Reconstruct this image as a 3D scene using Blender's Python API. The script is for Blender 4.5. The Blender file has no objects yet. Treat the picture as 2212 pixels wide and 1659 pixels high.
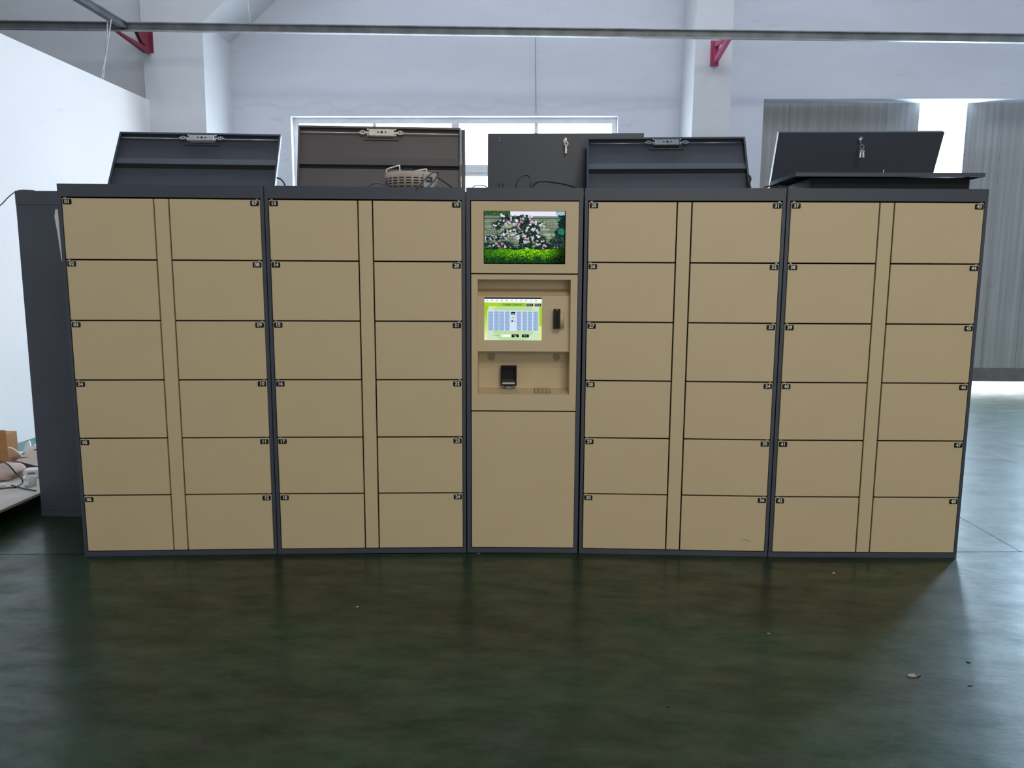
import bpy, bmesh, math, random
import numpy as np
from mathutils import Vector, Matrix

# ---------------------------------------------------------------- camera
SC = bpy.context.scene
COL = SC.collection
CAM = Vector((0, 0, 1.55308))
RIGHT = Vector((0.99956056, 0.02923288, 0.00491217))
UP = Vector((-0.0089901, 0.14104973, 0.98996169))
FWD = Vector((-0.02824657, 0.98957082, -0.14125056))
FPX = 1671.95
cd = bpy.data.cameras.new('camera'); cam = bpy.data.objects.new('camera', cd); COL.objects.link(cam)
m = Matrix.Identity(4)
for r in range(3):
    m[r][0], m[r][1], m[r][2], m[r][3] = RIGHT[r], UP[r], -FWD[r], CAM[r]
cam.matrix_world = m
cd.sensor_fit = 'HORIZONTAL'; cd.sensor_width = 36; cd.lens = 36 * FPX / 2212
cd.clip_start = .05; cd.clip_end = 200
SC.camera = cam

# ---------------------------------------------------------------- world, lights, exposure
SC.view_settings.view_transform = 'Standard'
try: SC.view_settings.look = 'None'
except Exception: pass
SC.view_settings.gamma = 1; SC.view_settings.use_curve_mapping = False
SC.view_settings.exposure = 0.0
SC.cycles.use_denoising = True
SC.cycles.max_bounces = 10; SC.cycles.diffuse_bounces = 6; SC.cycles.sample_clamp_indirect = 6
w = bpy.data.worlds.new('overcast_sky'); SC.world = w; w.use_nodes = True
bg = w.node_tree.nodes['Background']; bg.inputs[0].default_value = (.86, .94, 1, 1); bg.inputs[1].default_value = 5.0

def area(name, loc, direction, sx, sy, power, color, spread=180):
    d = bpy.data.lights.new(name, 'AREA'); d.shape = 'RECTANGLE'; d.size = sx; d.size_y = sy
    d.energy = power; d.color = color; d.spread = math.radians(spread)
    o = bpy.data.objects.new(name, d); COL.objects.link(o); o.location = loc
    o.rotation_euler = Vector(direction).to_track_quat('-Z', 'Y').to_euler()
    return o
DAY = (.80, .88, 1.0)
area('window_daylight', (-1.08, 10.95, 2.28), (0, -1, 0), 4.2, 2.6, 275, DAY)
area('door_gap_daylight', (5.38, 11.1, 1.95), (0, -1, 0), .62, 3.6, 300, (.56, .78, 1.0))
area('far_gap_daylight', (8.1, 11.1, 1.95), (-.35, -1, 0), .95, 3.6, 560, (.52, .76, 1.0))
area('side_fill', (8.9, 4.6, 2.2), (-1, -.1, 0), 3.0, 3.6, 60, (.70, .85, 1.0))  # unseen fill light added on the right, with no door behind it
area('rear_overhead_fill', (-.5, 6.8, 7.7), (0, .1, -1), 10, 1.6, 250, (.74, .85, 1.0))  # cool fill added above the rear of the hall, source unseen
area('front_fill', (3.0, -7.7, 2.9), (0, 1, 0), 5.0, 4.6, 190, (1.0, .95, .87))  # broad fill added behind the camera, with no doorway there
area('warm_overhead_fill', (1.8, -2.5, 6.5), (0, .55, -1), 3, 1.2, 215, (1.0, .91, .76))  # warm fill added above and behind the camera, source unseen

# ---------------------------------------------------------------- helpers
def at(x, y, Y):
    d = FWD + RIGHT * ((x - 1106) / FPX) - UP * ((y - 829.5) / FPX)
    return CAM + d * (Y / d.y)
def atz(x, y, Z):
    d = FWD + RIGHT * ((x - 1106) / FPX) - UP * ((y - 829.5) / FPX)
    return CAM + d * ((Z - CAM.z) / d.z)
def lin(c):
    return tuple(((v / 255) / 12.92 if v / 255 <= .04045 else ((v / 255 + .055) / 1.055) ** 2.4) for v in c)

MATS = {}
def mat(name, col, rough=.6, metal=0, spec=.5, noise=0, nscale=8, bump=0, bscale=200, emit=None, trans=0, alpha=1, coat=0):
    if name in MATS: return MATS[name]
    m = bpy.data.materials.new(name); m.use_nodes = True; nt = m.node_tree; b = nt.nodes['Principled BSDF']
    b.inputs['Base Color'].default_value = (*col, 1); b.inputs['Roughness'].default_value = rough
    b.inputs['Metallic'].default_value = metal; b.inputs['Specular IOR Level'].default_value = spec
    b.inputs['Transmission Weight'].default_value = trans; b.inputs['Alpha'].default_value = alpha
    tc = nt.nodes.new('ShaderNodeTexCoord')
    if noise:
        n = nt.nodes.new('ShaderNodeTexNoise'); n.inputs['Scale'].default_value = nscale; n.inputs['Detail'].default_value = 5
        nt.links.new(tc.outputs['Object'], n.inputs['Vector'])
        r = nt.nodes.new('ShaderNodeMapRange'); r.inputs[1].default_value = .3; r.inputs[2].default_value = .7
        r.inputs[3].default_value = 1 - noise; r.inputs[4].default_value = 1 + noise
        nt.links.new(n.outputs[0], r.inputs[0])
        v = nt.nodes.new('ShaderNodeVectorMath'); v.operation = 'SCALE'; v.inputs[0].default_value = col
        nt.links.new(r.outputs[0], v.inputs['Scale']); nt.links.new(v.outputs[0], b.inputs['Base Color'])
    if bump:
        n2 = nt.nodes.new('ShaderNodeTexNoise'); n2.inputs['Scale'].default_value = bscale
        nt.links.new(tc.outputs['Object'], n2.inputs['Vector'])
        bp = nt.nodes.new('ShaderNodeBump'); bp.inputs['Strength'].default_value = bump; bp.inputs['Distance'].default_value = .002
        nt.links.new(n2.outputs[0], bp.inputs['Height']); nt.links.new(bp.outputs[0], b.inputs['Normal'])
    MATS[name] = m
    return m

def emit_attr(name, strength=1.0):
    m = bpy.data.materials.new(name); m.use_nodes = True; nt = m.node_tree; nt.nodes.clear()
    o = nt.nodes.new('ShaderNodeOutputMaterial'); e = nt.nodes.new('ShaderNodeEmission'); a = nt.nodes.new('ShaderNodeAttribute')
    a.attribute_name = 'pixel_color'; e.inputs[1].default_value = strength
    nt.links.new(a.outputs['Color'], e.inputs[0]); nt.links.new(e.outputs[0], o.inputs[0])
    return m

class MB:
    """collects shapes into one mesh"""
    def __init__(s): s.bm = bmesh.new()
    def box(s, x0, x1, y0, y1, z0, z1, bevel=0, mi=0, M=None):
        r = bmesh.ops.create_cube(s.bm, size=1)
        vs = r['verts']
        for v in vs:
            v.co = Vector(((x0 + x1) / 2 + v.co.x * (x1 - x0), (y0 + y1) / 2 + v.co.y * (y1 - y0), (z0 + z1) / 2 + v.co.z * (z1 - z0)))
            if M: v.co = M @ v.co
        fs = {f for v in vs for f in v.link_faces}
        for f in fs: f.material_index = mi
        if bevel:
            es = list({e for v in vs for e in v.link_edges})
            bmesh.ops.bevel(s.bm, geom=es, offset=bevel, segments=1, affect='EDGES', profile=.5)
        return s
    def prism(s, pts, axis, a, b, mi=0):
        """polygon pts (2D) extruded along axis from a to b; axis 'y': pts (x,z); 'x': pts (y,z); 'z': pts (x,y)"""
        def P(p, t):
            return {'y': (p[0], t, p[1]), 'x': (t, p[0], p[1]), 'z': (p[0], p[1], t)}[axis]
        A = [s.bm.verts.new(P(p, a)) for p in pts]; B = [s.bm.verts.new(P(p, b)) for p in pts]
        n = len(pts); fs = [s.bm.faces.new(A), s.bm.faces.new(B[::-1])]
        for i in range(n): fs.append(s.bm.faces.new((A[i], B[i], B[(i + 1) % n], A[(i + 1) % n])))
        for f in fs: f.material_index = mi
        return s
    def cyl(s, p0, p1, r0, r1=None, n=16, mi=0, caps=True):
        p0, p1 = Vector(p0), Vector(p1); r1 = r0 if r1 is None else r1
        q = (p1 - p0).to_track_quat('Z', 'Y'); A = []; B = []
        for i in range(n):
            a = 2 * math.pi * i / n; d = Vector((math.cos(a), math.sin(a), 0))
            A.append(s.bm.verts.new(p0 + q @ (d * r0))); B.append(s.bm.verts.new(p1 + q @ (d * r1)))
        fs = [s.bm.faces.new((A[i], A[(i + 1) % n], B[(i + 1) % n], B[i])) for i in range(n)]
        for f in fs: f.smooth = True
        if caps: fs += [s.bm.faces.new(A[::-1]), s.bm.faces.new(B)]
        for f in fs: f.material_index = mi
        return s
    def tube(s, pts, r, n=8, smooth=6, mi=0, closed=False):
        P = [Vector(p) for p in pts]
        if smooth:
            Q = []
            N = len(P)
            for i in range(N if closed else N - 1):
                g = (lambda k: P[k % N]) if closed else (lambda k: P[max(0, min(N - 1, k))])
                a, b, c, d = g(i - 1), g(i), g(i + 1), g(i + 2)
                for j in range(smooth):
                    t = j / smooth
                    Q.append(.5 * ((2 * b) + (c - a) * t + (2 * a - 5 * b + 4 * c - d) * t * t + (3 * b - a - 3 * c + d) * t ** 3))
            if not closed: Q.append(P[-1])
            P = Q
        rings = []; up = None; N = len(P)
        for i, p in enumerate(P):
            t = (P[(i + 1) % N] - P[i - 1]) if closed else (P[min(i + 1, N - 1)] - P[max(i - 1, 0)])
            t.normalize()
            if up is None: up = t.orthogonal().normalized()
            up = (up - t * up.dot(t)).normalized(); v = t.cross(up)
            rings.append([s.bm.verts.new(p + (up * math.cos(2 * math.pi * k / n) + v * math.sin(2 * math.pi * k / n)) * r) for k in range(n)])
        for i in range(N if closed else N - 1):
            a, b = rings[i], rings[(i + 1) % N]
            for k in range(n):
                f = s.bm.faces.new((a[k], a[(k + 1) % n], b[(k + 1) % n], b[k])); f.smooth = True; f.material_index = mi
        if not closed:
            s.bm.faces.new(rings[0][::-1]).material_index = mi; s.bm.faces.new(rings[-1]).material_index = mi
        return s
    def mesh(s, name, mats):
        bmesh.ops.recalc_face_normals(s.bm, faces=s.bm.faces)
        me = bpy.data.meshes.new(name); s.bm.to_mesh(me); s.bm.free()
        for mt in (mats if isinstance(mats, (list, tuple)) else [mats]): me.materials.append(mt)
        return me
    def build(s, name, mats, parent=None, loc=None, rot=None):
        return link(name, s.mesh(name, mats), parent, loc, rot)

def link(name, data, parent=None, loc=None, rot=None):
    o = bpy.data.objects.new(name, data); COL.objects.link(o)
    if parent: o.parent = parent
    if loc is not None: o.location = loc
    if rot is not None: o.rotation_euler = rot
    return o
def tag(o, label=None, cat=None, group=None, kind=None):
    if label: o['label'] = label
    if cat: o['category'] = cat
    if group: o['group'] = group
    if kind: o['kind'] = kind
    return o
def thing(name, label, cat, loc=(0, 0, 0), rot=(0, 0, 0), group=None):
    o = bpy.data.objects.new(name, None); COL.objects.link(o); o.empty_display_size = .1
    o.location = loc; o.rotation_euler = rot
    return tag(o, label, cat, group)

_txt = {}
def text_mesh(body, size, bold=0.0, depth=0.0, align='CENTER'):
    """lettering as flat mesh in local XZ plane (facing -Y)"""
    key = (body, size, bold, depth, align)
    if key in _txt: return _txt[key].copy()
    cu = bpy.data.curves.new('lettering', 'FONT'); cu.body = body; cu.size = size; cu.offset = bold
    cu.align_x = align; cu.align_y = 'CENTER'; cu.extrude = depth; cu.resolution_u = 3
    o = bpy.data.objects.new('lettering', cu)
    me = bpy.data.meshes.new_from_object(o)
    bpy.data.objects.remove(o); bpy.data.curves.remove(cu)
    me.transform(Matrix.Rotation(math.pi / 2, 4, 'X'))
    _txt[key] = me
    return me

# ---------------------------------------------------------------- materials
CREAM = mat('cream_powder_coat', (.615, .49, .30), .42, spec=.4, noise=.02, nscale=3, bump=.15, bscale=600)
CHAR = mat('charcoal_powder_coat', (.058, .067, .088), .42, spec=.45, noise=.05, nscale=5, bump=.15, bscale=500)
DARKIN = mat('dark_recess_and_shade', (.012, .010, .009), .8)
PLATE = mat('number_plate_brown_black', (.010, .008, .007), .6, spec=.25)
NUM = mat('number_print_grey', (.68, .66, .62), .6)
STEEL = mat('zinc_plated_steel', (.66, .67, .69), .32, metal=.55, noise=.12, nscale=40)
BRIGHTSTEEL = mat('yellow_zinc_steel', (.95, .88, .74), .25, metal=.25, noise=.08, nscale=40)
DULLSTEEL = mat('dull_steel', (.36, .37, .38), .42, metal=1, noise=.1, nscale=40)
GALV = mat('galvanised_rail', (.30, .31, .32), .55, metal=.5, noise=.25, nscale=6)
DARKGALV = mat('dark_rail_paint', (.13, .14, .145), .55, metal=.3, noise=.25, nscale=6)
RED = mat('crimson_paint', (.20, .018, .035), .55, noise=.15, nscale=15)
REDL = mat('crimson_paint_faded', (.42, .06, .14), .55, noise=.12, nscale=15)
BLACK = mat('black_plastic', (.008, .0075, .009), .5, spec=.25)
RUBBER = mat('black_cable_sheath', (.02, .02, .022), .5)
WHITEP = mat('white_plastic', (.75, .77, .8), .4)
DARKBROWN = mat('dark_brown_plastic', (.012, .007, .005), .5, spec=.25)
METER = mat('meter_case_grey', (.46, .44, .40), .5)
TERRA = mat('transformer_beige_paint', (.40, .33, .28), .5, noise=.06, nscale=10)
CARD = mat('brown_cardboard', (.36, .18, .07), .85, noise=.1, nscale=14)
CARDL = mat('pale_cardboard', (.52, .43, .36), .85, noise=.06, nscale=14)
CARDD = mat('brown_carton_side', (.20, .12, .085), .85, noise=.1, nscale=14)
PAPERB = mat('crumpled_packing_paper', (.50, .38, .35), .85, noise=.1, nscale=10, bump=.6, bscale=30)
PAPERW = mat('white_paper', (.66, .66, .68), .8)
FOAM = mat('white_foam_sheet', (.78, .82, .86), .8)
PLY = mat('pale_plywood', (.58, .54, .50), .7, noise=.08, nscale=5)
PLYEDGE = mat('plywood_edge', (.30, .27, .24), .8, noise=.2, nscale=40)
TUBM = mat('cloudy_clear_plastic', (.80, .82, .85), .25, trans=.35, alpha=.75)
FRAMEW = mat('window_frame_white', (.80, .81, .83), .45, noise=.06, nscale=8)

def glass():
    m = bpy.data.materials.new('window_glass'); m.use_nodes = True; nt = m.node_tree; nt.nodes.clear()
    o = nt.nodes.new('ShaderNodeOutputMaterial'); t = nt.nodes.new('ShaderNodeBsdfTransparent'); g = nt.nodes.new('ShaderNodeBsdfGlossy')
    g.inputs['Roughness'].default_value = .03; x = nt.nodes.new('ShaderNodeMixShader'); x.inputs[0].default_value = .06
    t.inputs[0].default_value = (.93, .97, .98, 1)
    nt.links.new(t.outputs[0], x.inputs[1]); nt.links.new(g.outputs[0], x.inputs[2]); nt.links.new(x.outputs[0], o.inputs[0])
    return m
GLASS = glass()

def plaster(name, col, stain=None, amt=.05, streak=0):
    """painted plaster with faint patches and (optionally) a water stain line at height stain"""
    m = bpy.data.materials.new(name); m.use_nodes = True; nt = m.node_tree; L = nt.links; b = nt.nodes['Principled BSDF']
    b.inputs['Roughness'].default_value = .8; b.inputs['Specular IOR Level'].default_value = .2
    tc = nt.nodes.new('ShaderNodeTexCoord')
    mp = nt.nodes.new('ShaderNodeMapping'); mp.inputs['Scale'].default_value = (.5, .5, 1.6)
    L.new(tc.outputs['Object'], mp.inputs[0])
    n = nt.nodes.new('ShaderNodeTexNoise'); n.inputs['Scale'].default_value = 1.6; n.inputs['Detail'].default_value = 7; n.inputs['Roughness'].default_value = .6
    L.new(mp.outputs[0], n.inputs['Vector'])
    r = nt.nodes.new('ShaderNodeMapRange'); r.inputs[1].default_value = .3; r.inputs[2].default_value = .7; r.inputs[3].default_value = 1 - amt; r.inputs[4].default_value = 1 + amt
    L.new(n.outputs[0], r.inputs[0]); fac = r.outputs[0]
    n3 = nt.nodes.new('ShaderNodeTexNoise'); n3.inputs['Scale'].default_value = 3.0; n3.inputs['Detail'].default_value = 8
    mp3 = nt.nodes.new('ShaderNodeMapping'); mp3.inputs['Scale'].default_value = (1, 1, 3); L.new(tc.outputs['Object'], mp3.inputs[0]); L.new(mp3.outputs[0], n3.inputs['Vector'])
    sp = nt.nodes.new('ShaderNodeMapRange'); sp.inputs[1].default_value = .66; sp.inputs[2].default_value = .80; sp.inputs[3].default_value = 1; sp.inputs[4].default_value = .86
    L.new(n3.outputs[0], sp.inputs[0]); mm = nt.nodes.new('ShaderNodeMath'); mm.operation = 'MULTIPLY'; L.new(fac, mm.inputs[0]); L.new(sp.outputs[0], mm.inputs[1]); fac = mm.outputs[0]
    if stain:
        sx = nt.nodes.new('ShaderNodeSeparateXYZ'); L.new(tc.outputs['Object'], sx.inputs[0])
        n2 = nt.nodes.new('ShaderNodeTexNoise'); n2.inputs['Scale'].default_value = 2.2; n2.inputs['Detail'].default_value = 6
        L.new(tc.outputs['Object'], n2.inputs['Vector'])
        a = nt.nodes.new('ShaderNodeMath'); a.operation = 'MULTIPLY_ADD'; a.inputs[1].default_value = .45; a.inputs[2].default_value = -.225 - stain
        L.new(n2.outputs[0], a.inputs[0])
        s2 = nt.nodes.new('ShaderNodeMath'); s2.operation = 'ADD'; L.new(a.outputs[0], s2.inputs[0]); L.new(sx.outputs['Z'], s2.inputs[1])
        ab = nt.nodes.new('ShaderNodeMath'); ab.operation = 'ABSOLUTE'; L.new(s2.outputs[0], ab.inputs[0])
        mr = nt.nodes.new('ShaderNodeMapRange'); mr.inputs[1].default_value = 0; mr.inputs[2].default_value = .05; mr.inputs[3].default_value = .93; mr.inputs[4].default_value = 1
        L.new(ab.outputs[0], mr.inputs[0])
        mm = nt.nodes.new('ShaderNodeMath'); mm.operation = 'MULTIPLY'; L.new(fac, mm.inputs[0]); L.new(mr.outputs[0], mm.inputs[1]); fac = mm.outputs[0]
    if streak:
        mp2 = nt.nodes.new('ShaderNodeMapping'); mp2.inputs['Scale'].default_value = (22, 22, .35); L.new(tc.outputs['Object'], mp2.inputs[0])
        n4 = nt.nodes.new('ShaderNodeTexNoise'); n4.inputs['Scale'].default_value = 1; n4.inputs['Detail'].default_value = 4; L.new(mp2.outputs[0], n4.inputs['Vector'])
        r4 = nt.nodes.new('ShaderNodeMapRange'); r4.inputs[1].default_value = .3; r4.inputs[2].default_value = .7; r4.inputs[3].default_value = 1 - streak; r4.inputs[4].default_value = 1 + streak
        L.new(n4.outputs[0], r4.inputs[0]); mm = nt.nodes.new('ShaderNodeMath'); mm.operation = 'MULTIPLY'; L.new(fac, mm.inputs[0]); L.new(r4.outputs[0], mm.inputs[1]); fac = mm.outputs[0]
    v = nt.nodes.new('ShaderNodeVectorMath'); v.operation = 'SCALE'; v.inputs[0].default_value = col
    L.new(fac, v.inputs['Scale']); L.new(v.outputs[0], b.inputs['Base Color'])
    return m
WALL = plaster('painted_plaster', (.66, .665, .73), stain=3.72)
WALLP = plaster('painted_plaster_plain', (.66, .66, .68))
PARTM = plaster('white_partition_paint', (.88, .83, .83), amt=.015)
DOORM = plaster('weathered_grey_door_sheet', (.33, .32, .31), amt=.06, streak=.16)
ROOFM = plaster('pale_roof_sheet', (.55, .57, .60))

def floor_mat():
    m = bpy.data.materials.new('green_epoxy_floor'); m.use_nodes = True; nt = m.node_tree; L = nt.links; b = nt.nodes['Principled BSDF']
    tc = nt.nodes.new('ShaderNodeTexCoord'); P = tc.outputs['Object']
    def noise(scale, det, rough=.6, st=(1, 1, 1), rot=0):
        mp = nt.nodes.new('ShaderNodeMapping'); mp.inputs['Scale'].default_value = st; mp.inputs['Rotation'].default_value = (0, 0, rot); L.new(P, mp.inputs[0])
        n = nt.nodes.new('ShaderNodeTexNoise'); n.inputs['Scale'].default_value = scale; n.inputs['Detail'].default_value = det; n.inputs['Roughness'].default_value = rough
        L.new(mp.outputs[0], n.inputs['Vector']); return n.outputs[0]
    def rng(x, a, b_, c, d):
        r = nt.nodes.new('ShaderNodeMapRange'); r.inputs[1].default_value = a; r.inputs[2].default_value = b_; r.inputs[3].default_value = c; r.inputs[4].default_value = d
        L.new(x, r.inputs[0]); return r.outputs[0]
    def mul(x, y):
        k = nt.nodes.new('ShaderNodeMath'); k.operation = 'MULTIPLY'; L.new(x, k.inputs[0]); L.new(y, k.inputs[1]); return k.outputs[0]
    ramp = nt.nodes.new('ShaderNodeValToRGB'); e = ramp.color_ramp.elements
    e[0].position = .32; e[0].color = (.009, .015, .004, 1); e[1].position = .68; e[1].color = (.008, .036, .013, 1)
    L.new(noise(1.1, 5, .55, (1, 1.6, 1)), ramp.inputs[0])
    fac = rng(noise(7, 8, .7, (1, 2.2, 1), .25), .3, .75, .66, 1.36)
    fac = mul(fac, rng(noise(26, 6, .7, (1, 2.5, 1), .3), .60, .78, 1.0, .62))
    fac = mul(fac, rng(noise(2.6, 6, .7, (2.5, .7, 1), -.5), .62, .75, 1.0, .85))
    # expansion joint under the lockers and a diagonal crack at right
    sx = nt.nodes.new('ShaderNodeSeparateXYZ'); L.new(P, sx.inputs[0])
    def line(nx, ny, c, w):
        a = nt.nodes.new('ShaderNodeVectorMath'); a.operation = 'DOT_PRODUCT'; a.inputs[1].default_value = (nx, ny, 0); L.new(P, a.inputs[0])
        s = nt.nodes.new('ShaderNodeMath'); s.operation = 'SUBTRACT'; L.new(a.outputs['Value'], s.inputs[0]); s.inputs[1].default_value = c
        ab = nt.nodes.new('ShaderNodeMath'); ab.operation = 'ABSOLUTE'; L.new(s.outputs[0], ab.inputs[0])
        return rng(ab.outputs[0], w * .5, w, .12, 1)
    # joint runs through (-2.8,4.03) and (2.6,4.30)
    d = Vector((5.4, .27, 0)).normalized(); n = Vector((-d.y, d.x, 0)); joint = line(n.x, n.y, n.dot(Vector((-2.8, 4.03, 0))), .007); fac = mul(fac, joint)
    a0, a1 = Vector((2.774, 4.914, 0)), Vector((2.80, 4.31, 0))
    A = atz(2078, 1120, 0); B = atz(2205, 1192, 0); d = (B - A).normalized(); n = Vector((-d.y, d.x, 0))
    cr = line(n.x, n.y, n.dot(A), .006)
    gate = rng(sx.outputs['X'], 2.3, 2.31, 1, 0); gate2 = rng(sx.outputs['Y'], 4.30, 4.31, 1, 0)
    mx = nt.nodes.new('ShaderNodeMath'); mx.operation = 'MAXIMUM'; L.new(cr, mx.inputs[0]); L.new(gate, mx.inputs[1])
    mx2 = nt.nodes.new('ShaderNodeMath'); mx2.operation = 'MAXIMUM'; L.new(mx.outputs[0], mx2.inputs[0]); L.new(gate2, mx2.inputs[1])
    fac = mul(fac, mx2.outputs[0]); lines = mul(joint, mx2.outputs[0])
    v = nt.nodes.new('ShaderNodeVectorMath'); v.operation = 'SCALE'; L.new(ramp.outputs[0], v.inputs[0]); L.new(fac, v.inputs['Scale'])
    # light falling along the partition, put into the colour as brighter teal
    lit_mix = nt.nodes.new('ShaderNodeMixRGB'); lit_mix.inputs[2].default_value = (.02, .16, .14, 1)
    L.new(rng(sx.outputs['X'], -3.9, -3.5, 1, 0), lit_mix.inputs[0]); L.new(v.outputs[0], lit_mix.inputs[1])
    # dusty scuffs
    dust = mul(rng(noise(20, 6, .75), .58, .72, 0, .5), rng(noise(1.3, 3), .52, .66, 0, 1))
    mix = nt.nodes.new('ShaderNodeMixRGB'); mix.inputs[2].default_value = (.075, .082, .072, 1); L.new(dust, mix.inputs[0]); L.new(lit_mix.outputs[0], mix.inputs[1])
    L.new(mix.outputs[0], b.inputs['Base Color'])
    L.new(rng(noise(5, 6, .7), .3, .7, .38, .52), b.inputs['Roughness']); b.inputs['Coat Roughness'].default_value = .2
    patch = rng(noise(3.2, 8, .72, (1, 2.4, 1), .35), .34, .66, .50, 1.35)
    fleck = rng(noise(30, 7, .75, (1, 3.0, 1), .3), .57, .70, 1.0, .55)
    gl = mul(mul(patch, fleck), lines)
    def scaled(k): 
        q = nt.nodes.new('ShaderNodeMath'); q.operation = 'MULTIPLY'; q.inputs[1].default_value = k; L.new(gl, q.inputs[0]); return q.outputs[0]
    L.new(scaled(.24), b.inputs['Specular IOR Level']); L.new(scaled(.46), b.inputs['Coat Weight'])
    bp = nt.nodes.new('ShaderNodeBump'); bp.inputs['Strength'].default_value = .3; bp.inputs['Distance'].default_value = .005
    L.new(noise(14, 7, .7, (1, 1.6, 1)), bp.inputs['Height']); L.new(bp.outputs[0], b.inputs['Normal'])
    return m
FLOORM = floor_mat()

# ---------------------------------------------------------------- the hall
def struct(name, mb, mats): return tag(mb.build(name, mats), kind='structure')
def holed_wall(name, y, thick, xs, zs, holes, material):
    """one slab in the XZ plane with real openings (reveals included)"""
    bm = bmesh.new(); V = {}
    def vt(i, j, s):
        if (i, j, s) not in V: V[(i, j, s)] = bm.verts.new((xs[i], y + thick * s, zs[j]))
        return V[(i, j, s)]
    def solid(i, j): return 0 <= i < len(xs) - 1 and 0 <= j < len(zs) - 1 and (i, j) not in holes
    for i in range(len(xs) - 1):
        for j in range(len(zs) - 1):
            if not solid(i, j): continue
            for s in (0, 1): bm.faces.new((vt(i, j, s), vt(i + 1, j, s), vt(i + 1, j + 1, s), vt(i, j + 1, s)))
            for (di, dj, a, b_) in ((-1, 0, (i, j), (i, j + 1)), (1, 0, (i + 1, j), (i + 1, j + 1)), (0, -1, (i, j), (i + 1, j)), (0, 1, (i, j + 1), (i + 1, j + 1))):
                if not solid(i + di, j + dj): bm.faces.new((vt(*a, 0), vt(*b_, 0), vt(*b_, 1), vt(*a, 1)))
    mb = MB(); mb.bm.free(); mb.bm = bm
    return struct(name, mb, material)

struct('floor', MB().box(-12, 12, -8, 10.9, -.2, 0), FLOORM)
struct('trim_5', MB().box(-14, 16, 10.9, 30, -.25, -.03), mat('outdoor_concrete', (.6, .6, .58), .9, noise=.08, nscale=2))
WT, WB = 3.59, .95
wall = holed_wall('wall_back', 10.5, .24, [-4.4, -3.235, 1.065, 2.935, 8.6, 9.3], [0, WB, WT, 3.80, 8.0], {(1, 1), (3, 0), (3, 1), (3, 2)}, WALL)
struct('wall_left', MB().box(-4.83, -4.70, -8, 9.70, 0, 3.615), PARTM)
struct('wall_corner', MB().box(-12, -4.40, 9.78, 10.0, 0, 8), WALLP)
struct('wall_right', MB().box(9.1, 9.3, -8, 10.5, 0, 8), WALLP)
struct('wall_outer', MB().box(-12.2, -12, -8, 10, 0, 8), WALLP)
struct('wall_front', MB().box(-12, 9.3, -8.2, -8, 0, 8), WALLP)
struct('ceiling', MB().box(-12.2, 9.3, -8.2, 10.75, 8.0, 8.1), ROOFM)
# pier with knee brace, and the pier right of the window
struct('trim_1', MB().prism([(-4.72, 0), (-4.035, 0), (-4.00, 4.50), (-2.2, 6.02), (-1.2, 6.9), (-1.2, 8.0), (-4.76, 8.0)], 'y', 9.65, 10.5), WALLP)
struct('trim_2', MB().prism([(1.845, 0), (2.33, 0), (2.275, 8.0), (1.885, 8.0)], 'y', 9.65, 10.5), WALLP)

# window: outer frame, mullions, panes, transom bar
wf = MB()
fy0, fy1 = 10.62, 10.68
wf.box(-3.235, -3.165, fy0, fy1, WB, WT).box(.995, 1.065, fy0, fy1, WB, WT)
wf.box(-3.165, .995, fy0, fy1, WT - .07, WT).box(-3.165, .995, fy0, fy1, WB, WB + .06)
win = tag(wf.build('window_1', FRAMEW), kind='structure')
for x, wd in ((-2.15, .045), (-1.07, .10), (0.0, .05)):
    MB().box(x - wd / 2, x + wd / 2, fy0 - .01, fy1, WB + .06, WT - .07, .004).build('mullion', FRAMEW, win)
for a, b_ in ((-3.165, -2.172), (-2.128, -1.12), (-1.02, -.025), (.025, .995)):
    MB().box(a, b_, fy0 + .012, fy1 - .01, 2.84, 2.885).box(a, b_, fy0 + .004, fy1 - .004, 2.885, 2.985).build('transom', FRAMEW, win)
    MB().box(a, b_, fy0 + .03, fy0 + .035, 2.985, WT - .07).build('pane', GLASS, win)
    MB().box(a, b_, fy0 + .03, fy0 + .035, WB + .06, 2.84).build('pane', GLASS, win)
MB().box(-3.3, 1.12, 10.42, 10.62, WB - .05, WB, .005).build('window_sill', FRAMEW, win)

# sliding steel door leaves, each of vertical ribbed sheets
def leaf(name, x0, x1):
    root = bpy.data.objects.new(name, None); COL.objects.link(root); root.location = (x0, 10.80, 0); tag(root, kind='structure')
    n = round((x1 - x0) / .42); pw = (x1 - x0) / n
    for i in range(n):
        mb = MB()
        mb.box(i * pw + .002, (i + 1) * pw - .002, 0, .03, .30, 3.90)
        mb.build('door_panel', DOORM, root)
    MB().box(0, x1 - x0, -.012, .035, .11, .30, .003).build('kick_plate', mat('dark_kick_plate', (.16, .14, .13), .7, noise=.15, nscale=6), root)
    MB().box(-.02, 0, -.01, .045, .11, 3.90).build('edge_post', mat('door_edge', (.28, .27, .27), .6), root)
    return root
leaf('door_1', 2.50, 5.07)
leaf('door_2', 5.70, 7.55)
struct('trim_3', MB().box(2.4, 9.0, 10.86, 10.93, 3.86, 3.98), DULLSTEEL)   # top track
struct('wall_right_return', MB().box(8.62, 8.68, 10.5, 11.1, 0, 3.8), WALLP)

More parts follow.
